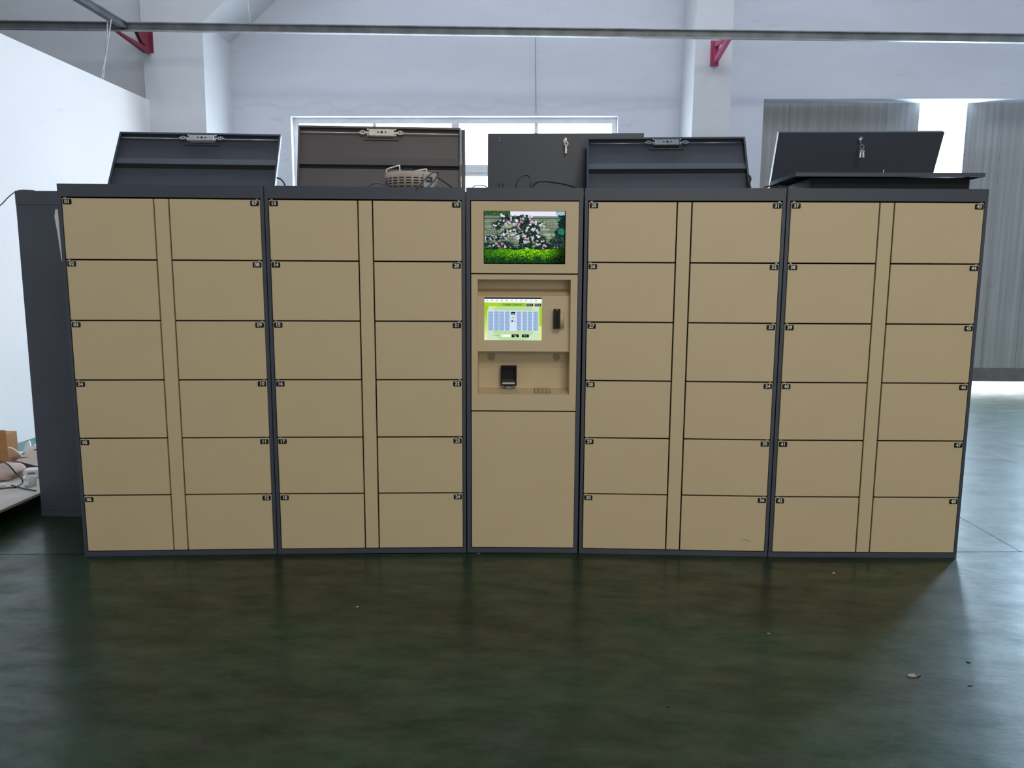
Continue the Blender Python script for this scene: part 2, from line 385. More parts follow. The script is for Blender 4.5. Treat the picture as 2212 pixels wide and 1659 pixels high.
# ---------------------------------------------------------------- rails and red brackets
zl = lambda x: 4.120 - .0163 * x          # lower edge of the long rail
rail = thing('wall_rail', 'long grey steel rail running across the whole wall above the window', 'rail', (0, 8.9, 0))
def bar(mb, x0, x1, y0, y1, h0, h1):
    pts = [(x0, zl(x0) + h0), (x1, zl(x1) + h0), (x1, zl(x1) + h1), (x0, zl(x0) + h1)]
    return mb.prism(pts, 'y', y0, y1)
bar(bar(MB(), -9, 8.5, .0, .012, -.005, .078), -9, 8.5, -.05, 0, .068, .078).build('rail_channel', GALV, rail)
bar(MB(), -9, 8.5, -.05, .0, -.012, -.004).build('lower_flange', GALV, rail)
cr = thing('cross_rail', 'dark steel rail running forward from the left red bracket overhead', 'rail', (-4.555, 0, 4.205))
MB().box(-.036, .036, -3, 8.97, 0, .065, .003).build('rail_tube', DARKGALV, cr)
MB().box(.037, .052, 0, 8.95, .055, .065).build('rail_lip', GALV, cr)

def bracket(x, vx, label, m, plate, parts):
    """triangular bracket in the YZ plane of x; outlines are (photo x, photo y) pairs read on that plane"""
    def yz(p):
        Y = 9.65 * (vx - 1157) / (p[0] - 1157); return (Y, at(p[0], p[1], Y).z)
    b = thing('wall_bracket', label, 'bracket', (x, 9.65, yz(plate[1])[1]), (0, 0, 0), 'red brackets carrying the rail'); z0 = b.location.z
    ztop = yz(plate[0])[1] - z0
    MB().box(-.05, .05, -.012, 0, 0, ztop).build('wall_plate', m, b)
    for nm, pts, hw in parts:
        q = [(max(8.80 if nm == 'brace' and x < 0 else 8.915, yz(p)[0]) - 9.65, min(yz(p)[1], zl(x) - .002 if nm == 'brace' and x < 0 else 9) - z0) for p in pts]
        MB().prism(q, 'x', -hw, hw).build(nm, m, b)
bracket(-4.655, 331, 'dark crimson triangular bracket on the left pier where the two rails meet', RED, ((331, 50), (331, 114)), [
    ('brace', [(252, 50), (268, 50), (316, 94), (331, 100), (331, 114), (321, 114)], .025), ('arm', [(256, 50), (331, 50), (331, 57), (262, 57)], .03), ('upright', [(297, 52), (331, 52), (331, 112), (313, 92)], .02)])
bracket(2.095, 1541, 'pinkish red triangular bracket on the pier right of the window', REDL, ((1541, 88), (1541, 143)), [
    ('upright', [(1541.5, 88), (1545, 88), (1545, 142), (1541.5, 142)], .02), ('arm', [(1541.5, 104), (1541.5, 96), (1571, 73), (1576, 73), (1576, 80), (1570, 80)], .022), ('brace', [(1541.5, 142), (1541.5, 132), (1570, 78), (1576, 80)], .022)])
zt = 3.62
for (x1, yc, sg, lb) in ((224, 8.60, -.03, 'pale thin cord hanging from the rail to the partition top, the left one'), (229, 8.56, .03, 'pale thin cord hanging from the rail to the partition top, the right one')):
    b_ = at(x1, 172, yc + .05); b_.z = 3.617; b_.x = min(b_.x, -4.705); a = Vector((-4.555 + sg, yc, 4.206))
    o = MB().tube([a, (a + b_) / 2 + Vector((.008, 0, 0)), b_], .007, 6).build('hanging_line', mat('pale_cord', (.6, .62, .62), .5))
    tag(o, lb, 'cord', 'cords hanging from the left rail')
a = at(1157, 80, 10.47); b_ = at(1158, 247, 10.47)
tag(MB().tube([a, b_], .0032, 6, 0).build('hanging_wire', mat('grey_wire', (.12, .12, .13))), 'thin dark wire hanging down the wall to the top of the window', 'wire')
a = at(535, -5, 9.8); b_ = at(541, 57, 9.8)
tag(MB().tube([a, b_], .005, 6, 0).build('hanging_string', mat('pale_cord', (.6,.62,.62))), 'short pale string above the rail beside the left pier brace', 'string')

# ---------------------------------------------------------------- lockers
H = 2.0; DEP = .5
UN = [(-2.46226, 4.01425, .078145, 1.04747), (-1.4147, 4.09666, .064567, 1.04747), (-.36544, 4.1659, .023884, .61958), (.26064, 4.17912, -.009398, 1.04747), (1.3112, 4.16596, .028043, 1.04747)]
WID = [1.04747 - .0018, 1.04747 - .0018, .61958 - .002, 1.04747 - .0018, 1.04747 - .0018]
def ring(x0, x1, z0, z1, a0, a1, b0, b1, y0, y1):
    """flat panel with a rectangular opening, one mesh"""
    bm = bmesh.new(); O = [(x0, z0), (x1, z0), (x1, z1), (x0, z1)]; I = [(a0, b0), (a1, b0), (a1, b1), (a0, b1)]
    def vs(L, yy): return [bm.verts.new((p[0], yy, p[1])) for p in L]
    of, inf, ob, inb = vs(O, y0), vs(I, y0), vs(O, y1), vs(I, y1)
    for i in range(4):
        j = (i + 1) % 4
        bm.faces.new((of[i], of[j], inf[j], inf[i])); bm.faces.new((ob[j], ob[i], inb[i], inb[j]))
        bm.faces.new((of[j], of[i], ob[i], ob[j])); bm.faces.new((inf[i], inf[j], inb[j], inb[i]))
    mb = MB(); mb.bm.free(); mb.bm = bm
    return mb
def frame_mesh(W, top=.064, bot=.027, side=.0165):
    return ring(0, W, 0, H, side, W - side, bot, H - top, 0, .045).mesh('frame', CHAR)
FR = frame_mesh(WID[0])
CARC = MB().box(.006, WID[0] - .012, .045, DEP, 0, H, .002).mesh('carcass', CHAR)
RECS = MB().box(.0165, WID[0] - .0165, .036, .0445, .027, H - .064).mesh('recess_panel', DARKIN)
PIT = .3172; ZB = .0315; DH = PIT - .0075
def door_mesh(w):
    mb = MB(); mb.box(0, w, -.002, .016, 0, DH, .0018)
    mb.box(.012, w - .012, .016, .022, .012, DH - .012)
    return mb.mesh('locker_door', CREAM)
DW = .4585; DWR = .4625
DML, DMR = door_mesh(DW), door_mesh(DWR)
def plate_mesh():
    pts = []; w2, h2, r = .0225, .0138, .005
    for cx, cz, a0 in ((w2 - r, h2 - r, 0), (-w2 + r, h2 - r, 90), (-w2 + r, -h2 + r, 180), (w2 - r, -h2 + r, 270)):
        for k in range(4):
            a = math.radians(a0 + 30 * k); pts.append((cx + r * math.cos(a), cz + r * math.sin(a)))
    return MB().prism(pts, 'y', -.0036, -.002).mesh('number_plate', PLATE)
PM = plate_mesh()
STRIP = MB().box(0, .0695, -.002, .016, 0, PIT * 6 - .0075, .0018).mesh('centre_strip', CREAM)
HPIN = MB().box(-.006, .006, -.001, .012, 0, .0055, .001).mesh('hinge_pin', DULLSTEEL)
names = ['outermost left', 'second from left', None, 'right of the screen column', 'outermost right']
firsts = [1, 13, None, 25, 37]
def locker(k):
    x, y, a, W = UN[k]; n0 = firsts[k]
    t = thing('locker_cabinet', f'cream and charcoal parcel locker cabinet, {names[k]}, doors numbered {n0:02d} to {n0 + 11}', 'locker', (x, y, 0), (0, 0, a), 'parcel locker cabinets')
    link('frame', FR, t); link('carcass', CARC, t); link('recess_panel', RECS, t)
    s = link('centre_strip', STRIP, t, (.4868, 0, ZB))
    for c in range(2):
        for r in range(6):
            z = ZB + PIT * (5 - r); n = n0 + c * 6 + r; x0 = .0212 if c == 0 else .0212 + .4656 + .0767
            d = link('locker_door', DML if c == 0 else DMR, t, (x0, 0, z)); d['label'] = f'cream door numbered {n:02d}'
            w = DW if c == 0 else DWR
            px = .0225 + .0035 if c == 0 else w - .0225 - .0035
            link('number_plate', PM, d, (px, 0, DH - .0138 - .0042))
            tm = text_mesh(f'{n:02d}', .0262, .0009); tm.materials.clear(); tm.materials.append(NUM)
            link('numerals', tm, d, (px, -.0041, DH - .0138 - .0042 + .0002))
            if n == 36: MB().prism([(.335, .062), (.352, .066), (.372, .058), (.398, .056), (.372, .061), (.352, .069)], 'y', -.0026, -.0021).build('scuff_mark', mat('scuff_grey', (.22, .18, .12), .7), d)
            link('hinge_pin', HPIN, d, (.014 if c == 0 else w - .014, 0, DH + .0003))
    return t
for k in (0, 1, 3, 4): locker(k)

# ---- kiosk column
x, y, a, W = UN[2]; W = WID[2]
K = thing('terminal_cabinet', 'narrow middle cabinet with picture display, touch screen, card reader and scanner', 'terminal', (x, y, 0), (0, 0, a))
link('frame', frame_mesh(W, .064, .027, .021), K)
MB().box(0, W, .16, DEP, 0, H, .002).box(0, .004, .045, .16, 0, H).box(W - .004, W, .045, .16, 0, H).build('carcass', CHAR, K)
X0, X1 = .0262, W - .0232
MB().box(.021, W - .021, .025, .030, .03, .800).box(.021, W - .021, .025, .030, 1.53, 1.935).build('recess_panel', DARKIN, K)
MB().box(X0, X1, -.002, .018, .0315, .8035, .0018).build('lower_door', CREAM, K)
SX0, SX1, SZ0, SZ1 = .092, .5262, 1.6035, 1.8805
up_ = ring(X0, X1, 1.5555, 1.9295, SX0, SX1, SZ0, SZ1, -.002, .018).build('upper_panel', CREAM, K)
OX0, OX1, OZ0, OZ1 = .0602, .5585, .901, 1.5215
mid = ring(X0, X1, .8115, 1.548, OX0, OX1, OZ0, OZ1, -.002, .018).build('control_panel', CREAM, K)
# niche: side profile swept across the opening
prof = [(.018, OZ1), (.12, OZ1), (.12, 1.470), (.045, 1.434), (.028, 1.1335), (.034, 1.1285), (.118, 1.1285), (.122, 1.062), (.128, 1.03), (.128, .9185), (.018, OZ0)]
back = [(.145, OZ0 - .005), (.145, OZ1 + .005), (.018, OZ1 + .005)]
MB().prism(prof + [(.018, OZ0 - .005)] + back, 'x', OX0, OX1).build('niche', CREAM, mid)
MB().box(OX0 - .004, OX0, .018, .145, OZ0, OZ1).build('niche_side', CREAM, mid); MB().box(OX1, OX1 + .004, .018, .145, OZ0, OZ1).build('niche_side', CREAM, mid)

# pixel painted screens -------------------------------------------------
def pixel_screen(name, img, x0, x1, z0, z1, yfun, parent, strength):
    h, w_, _ = img.shape
    xs = np.linspace(x0, x1, w_ + 1); zs = np.linspace(z1, z0, h + 1)
    X, Z = np.meshgrid(xs, zs); Y = np.vectorize(yfun)(Z)
    v = np.stack([X, Y, Z], -1).reshape(-1, 3)
    i, j = np.meshgrid(np.arange(h), np.arange(w_), indexing='ij'); a = (i * (w_ + 1) + j).ravel()
    f = np.stack([a, a + w_ + 1, a + w_ + 2, a + 1], -1)
    me = bpy.data.meshes.new(name); me.vertices.add(len(v)); me.vertices.foreach_set('co', v.ravel())
    me.loops.add(f.size); me.loops.foreach_set('vertex_index', f.ravel()); me.polygons.add(len(f))
    me.polygons.foreach_set('loop_start', np.arange(0, f.size, 4)); me.update()
    at_ = me.color_attributes.new('pixel_color', 'FLOAT_COLOR', 'CORNER')
    c = img.reshape(-1, 3) / 255.; c = np.where(c <= .04045, c / 12.92, ((c + .055) / 1.055) ** 2.4)
    c4 = np.concatenate([np.repeat(c, 4, 0), np.ones((len(c) * 4, 1))], 1)
    at_.data.foreach_set('color', c4.astype(np.float32).ravel())
    me.materials.append(emit_attr(name + '_glow', strength)); me.validate()
    return link(name, me, parent)

def paint_garden(W_=236, H_=152):
    rng = np.random.default_rng(7)
    yy, xx = np.mgrid[0:H_, 0:W_]; u = xx / W_; v = yy / H_
    sm = lambda n, s: np.kron(rng.random((H_ // s + 2, W_ // s + 2)), np.ones((s, s)))[:H_, :W_]
    fine = rng.random((H_, W_))
    img = np.zeros((H_, W_, 3))
    # stone wall
    img[:] = (128, 146, 130)
    r0 = int(.125 * H_); row = r0; k = 0
    while row < int(.73 * H_):
        hgt = int(rng.integers(6, 12)); x = -int(rng.integers(0, 20))
        while x < W_:
            wd = int(rng.integers(16, 42)); s = rng.uniform(.82, 1.12); tint = np.array([1, 1, rng.uniform(.85, 1.0)])
            xa, xb = max(0, x), min(W_, x + wd)
            if xb > xa:
                img[row:row + hgt, xa:xb] = np.array((140, 158, 142)) * s * tint
                img[row:row + hgt, xa:xa + 1] = (62, 74, 62)
            x += wd
        img[row:row + 1] = (60, 72, 62)
        row += hgt
    img *= (.86 + .26 * sm(0, 2))[..., None]
    img *= (1 - .35 * np.clip((v - .45) / .3, 0, 1))[..., None]
    # coping
    cp = (v > .085) & (v < .135); img[cp] = (118, 128, 132); img[(v > .125) & (v < .14)] = (40, 48, 50)
    # sky
    sky = (v < .088) & (u > .30) & (u < .90); img[sky] = (232, 232, 248)
    top = (v < .085) & (u <= .32); t = fine[top]; img[top] = np.stack([20 + 90 * (t > .7), 48 + 110 * t * (t > .5), 30 + 90 * (t > .85)], -1)
    # dark conifer at right
    jag = .03 * (sm(0, 4) - .5) + .05 * (sm(0, 9) - .5)
    dr = (u > .915 - .13 * np.clip((v - .30) / .4, 0, 1) + jag); t = fine[dr] * .5 + sm(0, 2)[dr] * .5; img[dr] = np.stack([10 + 26 * t, 24 + 44 * t, 26 + 34 * t], -1)
    t2 = (((u - .955) / .05) ** 2 + ((v - .38) / .07) ** 2 + .8 * (sm(0, 3) - .3) < 1); n_ = int(t2.sum()); img[t2] = np.stack([30 + 20 * fine[t2], 96 + 50 * fine[t2], 78 + 40 * fine[t2]], -1)
    t2 = (((u - .95) / .07) ** 2 + ((v - .03) / .05) ** 2 + 1.2 * (sm(0, 3) - .3) < 1); img[t2] = (150, 196, 204)
    t2 = (((u - .90) / .03) ** 2 + ((v - .17) / .02) ** 2 < 1) & (sm(0, 2) > .3); img[t2] = (84, 140, 120)
    dl = (u > .83) & (v > .45) & (v < .74) & (sm(0, 2) * .6 + sm(0, 5) * .4 > .62); img[dl] = (70, 92, 76)
    # vines
    leafy = .55 * sm(0, 2) + .45 * sm(0, 5)
    def vine(pts, rad):
        rad = rad * .95
        P = np.array(pts, float)
        for i in range(len(P) - 1):
            for s in np.linspace(0, 1, 30):
                c = P[i] * (1 - s) + P[i + 1] * s + rng.normal(0, .020, 2)
                d = (((u - c[0]) * W_) ** 2 + ((v - c[1]) * H_) ** 2) < (rad * rng.uniform(.5, 1.2)) ** 2
                d &= (leafy > rng.uniform(.25, .5)); n = int(d.sum()); img[d] = np.stack([18 + 16 * rng.random(n), 32 + 30 * rng.random(n), 30 + 18 * rng.random(n)], -1)
    vine([(.14, .27), (.25, .15), (.38, .14), (.5, .2), (.58, .24)], 8)
    vine([(.02, .53), (.12, .50), (.22, .46), (.3, .37), (.42, .32), (.55, .22)], 6)
    vine([(.5, .12), (.56, .25), (.6, .38), (.66, .5), (.73, .62), (.78, .71)], 9)
    vine([(.42, .4), (.46, .55), (.52, .68), (.62, .7)], 9); vine([(.5, .3), (.52, .45), (.55, .6)], 8)
    vine([(.0, .63), (.12, .66), (.28, .6), (.34, .68)], 6); vine([(.0, .7), (.3, .72), (.55, .73), (.8, .73)], 7)
    vine([(.66, .24), (.72, .22)], 3)
    # blossoms (positions read off the display)
    B = [(.27, .24, 7, 1), (.30, .20, 5, 0), (.24, .17, 4, 0), (.20, .16, 3, 0), (.14, .27, 4, 0), (.12, .26, 3, 0), (.18, .22, 3, 0), (.22, .07, 6, 0), (.25, .09, 5, 0), (.33, .11, 4, 0),
         (.335, .16, 5, 1), (.39, .17, 6, 0), (.37, .24, 5, 0), (.42, .25, 5, 2), (.41, .22, 4, 1), (.46, .21, 4, 2), (.45, .135, 3, 0), (.49, .14, 4, 0), (.27, .285, 3, 1), (.42, .30, 3, 0),
         (.56, .15, 5, 1), (.59, .18, 4, 0), (.57, .25, 4, 0), (.60, .21, 4, 1), (.63, .23, 5, 0), (.64, .20, 4, 0), (.55, .10, 5, 0), (.58, .09, 5, 0), (.50, .08, 4, 0), (.68, .27, 5, 0), (.70, .25, 4, 0), (.73, .28, 4, 0), (.73, .21, 3, 0), (.71, .23, 3, 0),
         (.53, .31, 4, 0), (.55, .30, 3, 0), (.52, .345, 4, 0), (.59, .33, 4, 0), (.62, .32, 4, 0), (.61, .36, 4, 0), (.65, .36, 4, 0), (.66, .40, 5, 1), (.67, .47, 5, 0), (.65, .46, 3, 0), (.57, .405, 2, 0), (.47, .38, 4, 0), (.45, .34, 3, 0),
         (.29, .37, 4, 0), (.33, .37, 4, 0), (.37, .35, 5, 0), (.29, .42, 4, 0), (.25, .43, 5, 0), (.22, .45, 4, 0), (.25, .46, 3, 0), (.22, .49, 3, 0), (.27, .51, 4, 0), (.30, .46, 3, 0), (.39, .40, 4, 0), (.36, .43, 4, 0),
         (.11, .46, 3, 0), (.145, .50, 5, 1), (.12, .52, 3, 0), (.09, .51, 3, 0), (.05, .50, 2, 0), (.02, .49, 4, 0), (.01, .53, 3, 0), (.01, .57, 3, 0), (.41, .46, 4, 0), (.415, .50, 6, 0), (.40, .53, 3, 0), (.42, .57, 4, 0), (.49, .44, 4, 1), (.51, .46, 4, 0), (.48, .48, 3, 0),
         (.54, .51, 5, 1), (.51, .51, 3, 0), (.58, .48, 3, 0), (.60, .50, 4, 0), (.50, .57, 5, 0), (.54, .575, 4, 0), (.52, .59, 4, 0), (.22, .62, 5, 2), (.18, .65, 5, 2), (.15, .61, 4, 0), (.12, .63, 3, 0), (.07, .65, 3, 0), (.26, .64, 2, 0), (.26, .68, 4, 0), (.32, .68, 2, 0),
         (.52, .69, 4, 0), (.56, .72, 4, 0), (.61, .66, 3, 0), (.65, .62, 3, 0), (.68, .62, 4, 0), (.66, .56, 4, 0), (.72, .56, 4, 0), (.74, .63, 5, 1), (.76, .66, 4, 1), (.73, .70, 3, 0), (.86, .68, 2, 0), (.90, .67, 2, 0)]
    colr = [(232, 222, 240), (226, 172, 208), (222, 140, 190)]
    for (bx, by, br, ci) in B:
        for _ in range(4):
            cx, cy = bx + rng.normal(0, .008), by + rng.normal(0, .011); r = br * rng.uniform(.32, .62)
            d = (((u - cx) * W_) ** 2 + ((v - cy) * H_) ** 2); c = np.array(colr[ci]) * rng.uniform(.86, 1.06)
            img[d < r * r] = np.clip(c, 0, 255); img[d < (r * .3) ** 2] = np.clip(c * .86, 0, 255)
    # hedge
    edge = .715 + .012 * np.sin(u * 20) + .01 * (sm(0, 3) - .5)
    hd = v > edge; t = (v - edge) / (1 - edge); n1 = np.roll(sm(0, 2), 1, 0) * .5 + sm(0, 3) * .5; n1 = np.clip((n1 - .5) * 1.7 + .5, 0, 1); n2 = .5 * sm(0, 4) + .5 * sm(0, 2)
    lit = np.clip(1 - np.abs(u - .58) * 1.3, .25, 1)
    base = np.stack([24 + 185 * lit * n1, 84 + 165 * lit * (.3 + .7 * n1), 14 + 16 * n1], -1)
    dark = np.stack([10 + 26 * n2, 30 + 62 * n1, 18 + 16 * n2], -1)
    k2 = np.clip((t - .36 + .9 * (n2 - .5)) / .22, 0, 1)[..., None]
    hg = base * (1 - k2) + dark * k2
    rr = np.clip((u - .80) / .15, 0, 1)[..., None]; hg = hg * (1 - .6 * rr)
    img[hd] = hg[hd]
    img[(v > .70) & (v < edge)] *= .7
    img[:, :1] *= .2; img[:, -2:] *= .15; img[-2:] *= .2
    # gentle blur
    b = img.copy(); b[1:-1, 1:-1] = (img[1:-1, 1:-1] * 4 + img[:-2, 1:-1] + img[2:, 1:-1] + img[1:-1, :-2] + img[1:-1, 2:]) / 8
    return np.clip(b, 0, 255)
g = paint_garden()
MB().box(SX0 - .004, SX1 + .004, .012, .017, SZ0 - .004, SZ1 + .004).build('display_bezel', BLACK, up_)
ps = pixel_screen('picture_display', g, SX0 + .001, SX1 - .001, SZ0 + .001, SZ1 - .001, lambda z: .011, up_, 1.0)
ps['label'] = 'lit display picturing climbing roses on a stone wall above a hedge'

# touch screen: flat coloured pieces on a slightly leaning panel
TX0, TX1, TZ0, TZ1 = .0945, .4055, 1.1935, 1.4245
def ysl(z): return .045 + (1.434 - z) / (1.434 - 1.1335) * (.028 - .045)
def paint_ui(W_=250, H_=186):
    yy, xx = np.mgrid[0:H_, 0:W_]; u = xx / W_; v = yy / H_
    img = np.zeros((H_, W_, 3)); img[:] = (200, 226, 190)
    img[...] = np.where((v > .115)[..., None], np.array((206, 230, 196.)), img)
    # green swoosh border
    gl = (u < .045 + .02 * (v < .3)) & (v < .55); img[gl] = (160, 205, 40)
    gl = (u < .05) & (v >= .40) ; k = np.clip((v - .4) / .6, 0, 1)[..., None]
    img = np.where(gl[..., None], np.array((170, 210, 60.)) * (1 - k) + np.array((246, 246, 190.)) * k, img)
    gr = (u > .955) & (v < .66); img[gr] = (172, 212, 44); gr = (u > .955) & (v >= .66); img[gr] = (226, 236, 150)
    d = ((u - .5) / .40) ** 2 + ((v - .55) / .52) ** 2
    img = np.where(((d < 1) & (v > .2) & (u > .05) & (u < .955))[..., None], np.array((186, 220, 160.)), img)
    img = np.where(((v > .12) & (v < .20) & (u < .96))[..., None], np.array((168, 212, 32.)), img)
    img = np.where(((v > .12) & (v < .20) & (u > .26) & (u < .72))[..., None], np.array((150, 198, 44.)), img)
    img[v < .115] = (246, 250, 252); img[v < .028] = (6, 8, 12)
    # toolbar smudges (tiny icons)
    for i in range(11):
        cx = .045 + i * .085; m_ = (np.abs(u - cx) < .014) & (np.abs(v - .062) < .016); rg = np.random.default_rng(i).random(img.shape[:2]) > .45
        img[m_ & rg] = (120, 128, 140) if i != 4 else (50, 60, 70)
        m_ = (np.abs(u - cx) < .024) & (np.abs(v - .093) < .006); img[m_ & rg] = (205, 210, 214)
    img = np.where(((u > .062) & (u < .935) & (v > .305) & (v < .775))[..., None], np.array((222, 236, 248.)), img)
    cols = [.066, .166, .258, .354, None, .560, .660, .753, .850]
    for c in cols:
        if c is None: continue
        m_ = (u > c) & (u < c + .083) & (v > .318) & (v < .772); img[m_] = (160, 186, 222)
        e_ = m_ & ((u < c + .006) | (u > c + .077) | (v > .764)); img[e_] = (140, 162, 200)
    m_ = (u > .447) & (u < .553) & (v > .318) & (v < .772); img[m_] = (214, 226, 248)
    img[(u > .462) & (u < .540) & (v > .332) & (v < .395)] = (14, 26, 70); img[(u > .475) & (u < .525) & (v > .365) & (v < .385)] = (150, 170, 210)
    img[(u > .455) & (u < .548) & (v > .425) & (v < .575)] = (214, 226, 238); img[(((u - .495) / .022) ** 2 + ((v - .462) / .032) ** 2) < 1] = (186, 216, 140)
    img[(np.abs(u - .536) < .004) & (np.abs(v - .455) < .022)] = (40, 60, 90)
    img[(u > .455) & (u < .548) & (v > .520) & (v < .570)] = (196, 208, 226); img[(np.abs(u - .484) < .009) & (np.abs(v - .545) < .020)] = (10, 30, 60)
    img[(u > .29) & (u < .46) & (v > .862) & (v < .915)] = (252, 254, 252)
    for (a_, b2, c_, d_) in ((.475, .603, .857, .930), (.652, .780, .857, .930), (.728, .845, .138, .203), (.873, .992, .138, .203)):
        img[(u > a_ - .006) & (u < b2 + .006) & (v > c_ - .01) & (v < d_ + .01)] = (222, 232, 200)
        img[(u > a_) & (u < b2) & (v > c_) & (v < d_)] = (14, 20, 24)
    for k_ in range(9): img[int(.888 * H_) + k_, int(.545 * W_):int(.545 * W_) + max(1, int(k_ * .7) if k_ < 7 else 2)] = (250, 250, 250)
    return img
ts = pixel_screen('touch_screen', paint_ui(), TX0, TX1, TZ0, TZ1, lambda z: ysl(z) - .002, K, 1.0)
ts['label'] = 'lit green and blue locker control touch screen'
MB().box(TX0, TX1, 0, .0008, TZ0, TZ1)
lean = math.atan2(.017, .3005)
def ui_text(body, u, v, size, col, bold=0):
    key = 'screen_print_' + '_'.join(str(c) for c in col)
    if key not in MATS:
        mm = bpy.data.materials.new(key); mm.use_nodes = True; nt = mm.node_tree; nt.nodes.clear()
        o = nt.nodes.new('ShaderNodeOutputMaterial'); e = nt.nodes.new('ShaderNodeEmission'); e.inputs[0].default_value = (*lin(col), 1)
        nt.links.new(e.outputs[0], o.inputs[0]); MATS[key] = mm
    z = TZ1 - v * (TZ1 - TZ0); tm = text_mesh(body, size, bold); tm.materials.clear(); tm.materials.append(MATS[key])
    return link('screen_text', tm, ts, (TX0 + u * (TX1 - TX0), ysl(z) - .0028, z), (-lean, 0, 0))
ui_text('Locker Control', .49, .165, .0155, (44, 72, 26), .0002)
ui_text('Open All', .786, .170, .0070, (230, 236, 240), .0001); ui_text('Reset All', .932, .170, .0070, (230, 236, 240), .0001)
ui_text('Open', .539, .893, .0080, (230, 236, 240), .0001); ui_text('Reset', .716, .893, .0080, (230, 236, 240), .0001)
ui_text('Locker Number:', .205, .888, .0065, (60, 80, 50)); ui_text('All', .32, .888, .0065, (60, 70, 80))
for ci, (c, n0) in enumerate(((.066, 1), (.166, 7), (.258, 13), (.354, 19), (.560, 25), (.660, 31), (.753, 37), (.850, 43))):
    for r in range(6): ui_text(f'{n0 + r:02d}', c + .0415, .345 + r * .0785, .0066, (40, 56, 92), .0001)

# swipe card reader with V slot, mounting plate
RM = (Matrix.Translation((0, ysl(1.31), 1.31)) @ Matrix.Rotation(-lean, 4, 'X'))
cr_ = MB().box(.4497, .5363, -.0025, 0, -.0545, .050, .0008).build('card_reader_plate', CREAM, K, (0, ysl(1.31) + .0005, 1.31), (-lean, 0, 0))
rd = MB(); rd.prism([(.470, -.052), (.4865, -.052), (.4865, .040), (.484, .0545), (.4715, .0545), (.470, .052)], 'y', -.040, -.002)
rd.prism([(.4885, -.052), (.505, -.052), (.505, .052), (.5035, .0545), (.4935, .0545), (.4885, .040)], 'y', -.040, -.002)
rd.box(.470, .505, -.022, -.002, -.052, .042)
rd.build('swipe_reader', DARKBROWN, cr_)
MB().cyl((.508, -.012, -.043), (.508, -.012, .040), .0195, n=20).build('reader_motor_cover', CREAM, cr_)
# barcode scanner window box
sc_ = ring(.1833, .2718, .9355, 1.046, .191, .264, .9405, 1.040, .085, .127).build('barcode_scanner', BLACK, K)
MB().box(.191, .264, .118, .127, .9405, 1.040).build('scanner_back', BLACK, sc_)
MB().prism([(.092, .958), (.118, .970), (.118, .9405), (.092, .9405)], 'x', .191, .264).build('scanner_ramp', mat('scanner_grey', (.06, .055, .055), .5), sc_)
MB().box(.1915, .2635, .0895, .0925, .9445, .9525, .001).build('scanner_lamp', mat('pale_lens', (.72, .66, .56), .3), sc_)
MB().cyl((.2275, .118, .9185), (.2275, .118, .934), .026, .022, 24).build('scanner_foot', mat('grey_foot', (.35, .33, .31), .5), sc_)
# keypad on the sloping shelf
sl = math.atan2(.9185 - OZ0, .110)
kp = MB().box(-.0465, .0465, -.046, .046, -.001, .003, .001).build('keypad', mat('keypad_bronze', (.34, .27, .17), .35, metal=.6), K, (.414, .0700, .9092), (sl, 0, 0))
for i in range(4):
    for j in range(4):
        MB().box(-.0085, .0085, -.0075, .0075, 0, .004, .001).build('key_button', mat('key_steel', (.58, .50, .36), .3, metal=.6), kp, (-.033 + i * .022, -.033 + j * .022, .003))
for cx in (.129, .493):
    sg = MB()
    for q in range(-3, 4):
        hh = math.sqrt(max(0, .022 ** 2 - (q * .006) ** 2)); sg.box(cx + q * .006 - .0009, cx + q * .006 + .0009, .1175, .1205, 1.094 - hh, 1.094 + hh)
    o = sg.build('speaker_grille', mat('grille_dark', (.12, .10, .07), .7), K); o['kind'] = 'stuff'

# ---------------------------------------------------------------- rear row of plain steel cabinets (back to back with the lockers)
RH = 2.033
rw = 1.115
rb = {}
def rear(k, label):
    t = thing('steel_cabinet', label, 'cabinet', (-3.145 + k * (rw + .006), 4.70, 0), group='plain charcoal cabinets behind the lockers')
    if not rb:
        rb['b'] = MB().box(0, rw, .004, .62, 0, RH, .002).mesh('carcass', CHAR)
        rb['t'] = MB().box(0, rw, 0, .004, RH - .082, RH, .001).mesh('top_rail', CHAR)
        rb['p'] = MB().box(.002, rw - .002, 0, .004, .040, RH - .085, .001).mesh('back_panel', CHAR)
        rb['k'] = MB().box(0, rw, 0, .004, 0, .037, .001).mesh('plinth', CHAR)
    for n, kk in (('carcass', 'b'), ('top_rail', 't'), ('back_panel', 'p'), ('plinth', 'k')): link(n, rb[kk], t)
    return t
lbs = ['tall plain charcoal cabinet standing behind the lockers at the far left', 'plain charcoal cabinet behind doors 07 to 13, hidden from the front', 'plain charcoal cabinet behind doors 13 to 24, hidden by the lockers', 'plain charcoal cabinet behind the terminal, hidden by the lockers', 'plain charcoal cabinet behind the rightmost locker, hidden by it']
for k in range(5): rear(k, lbs[k])
# torn paper on its face
ps_ = [at(119, 452, 4.69), at(124, 452, 4.69), at(131, 530, 4.69), at(134, 565, 4.69), at(132, 560, 4.69), at(124, 505, 4.69), at(117, 468, 4.69)]
mb = MB(); mb.prism([(p.x, p.z) for p in ps_], 'y', 4.692, 4.695)
tag(mb.build('torn_paper', PAPERW), 'narrow torn strip of white paper on the dark cabinet at far left', 'paper')

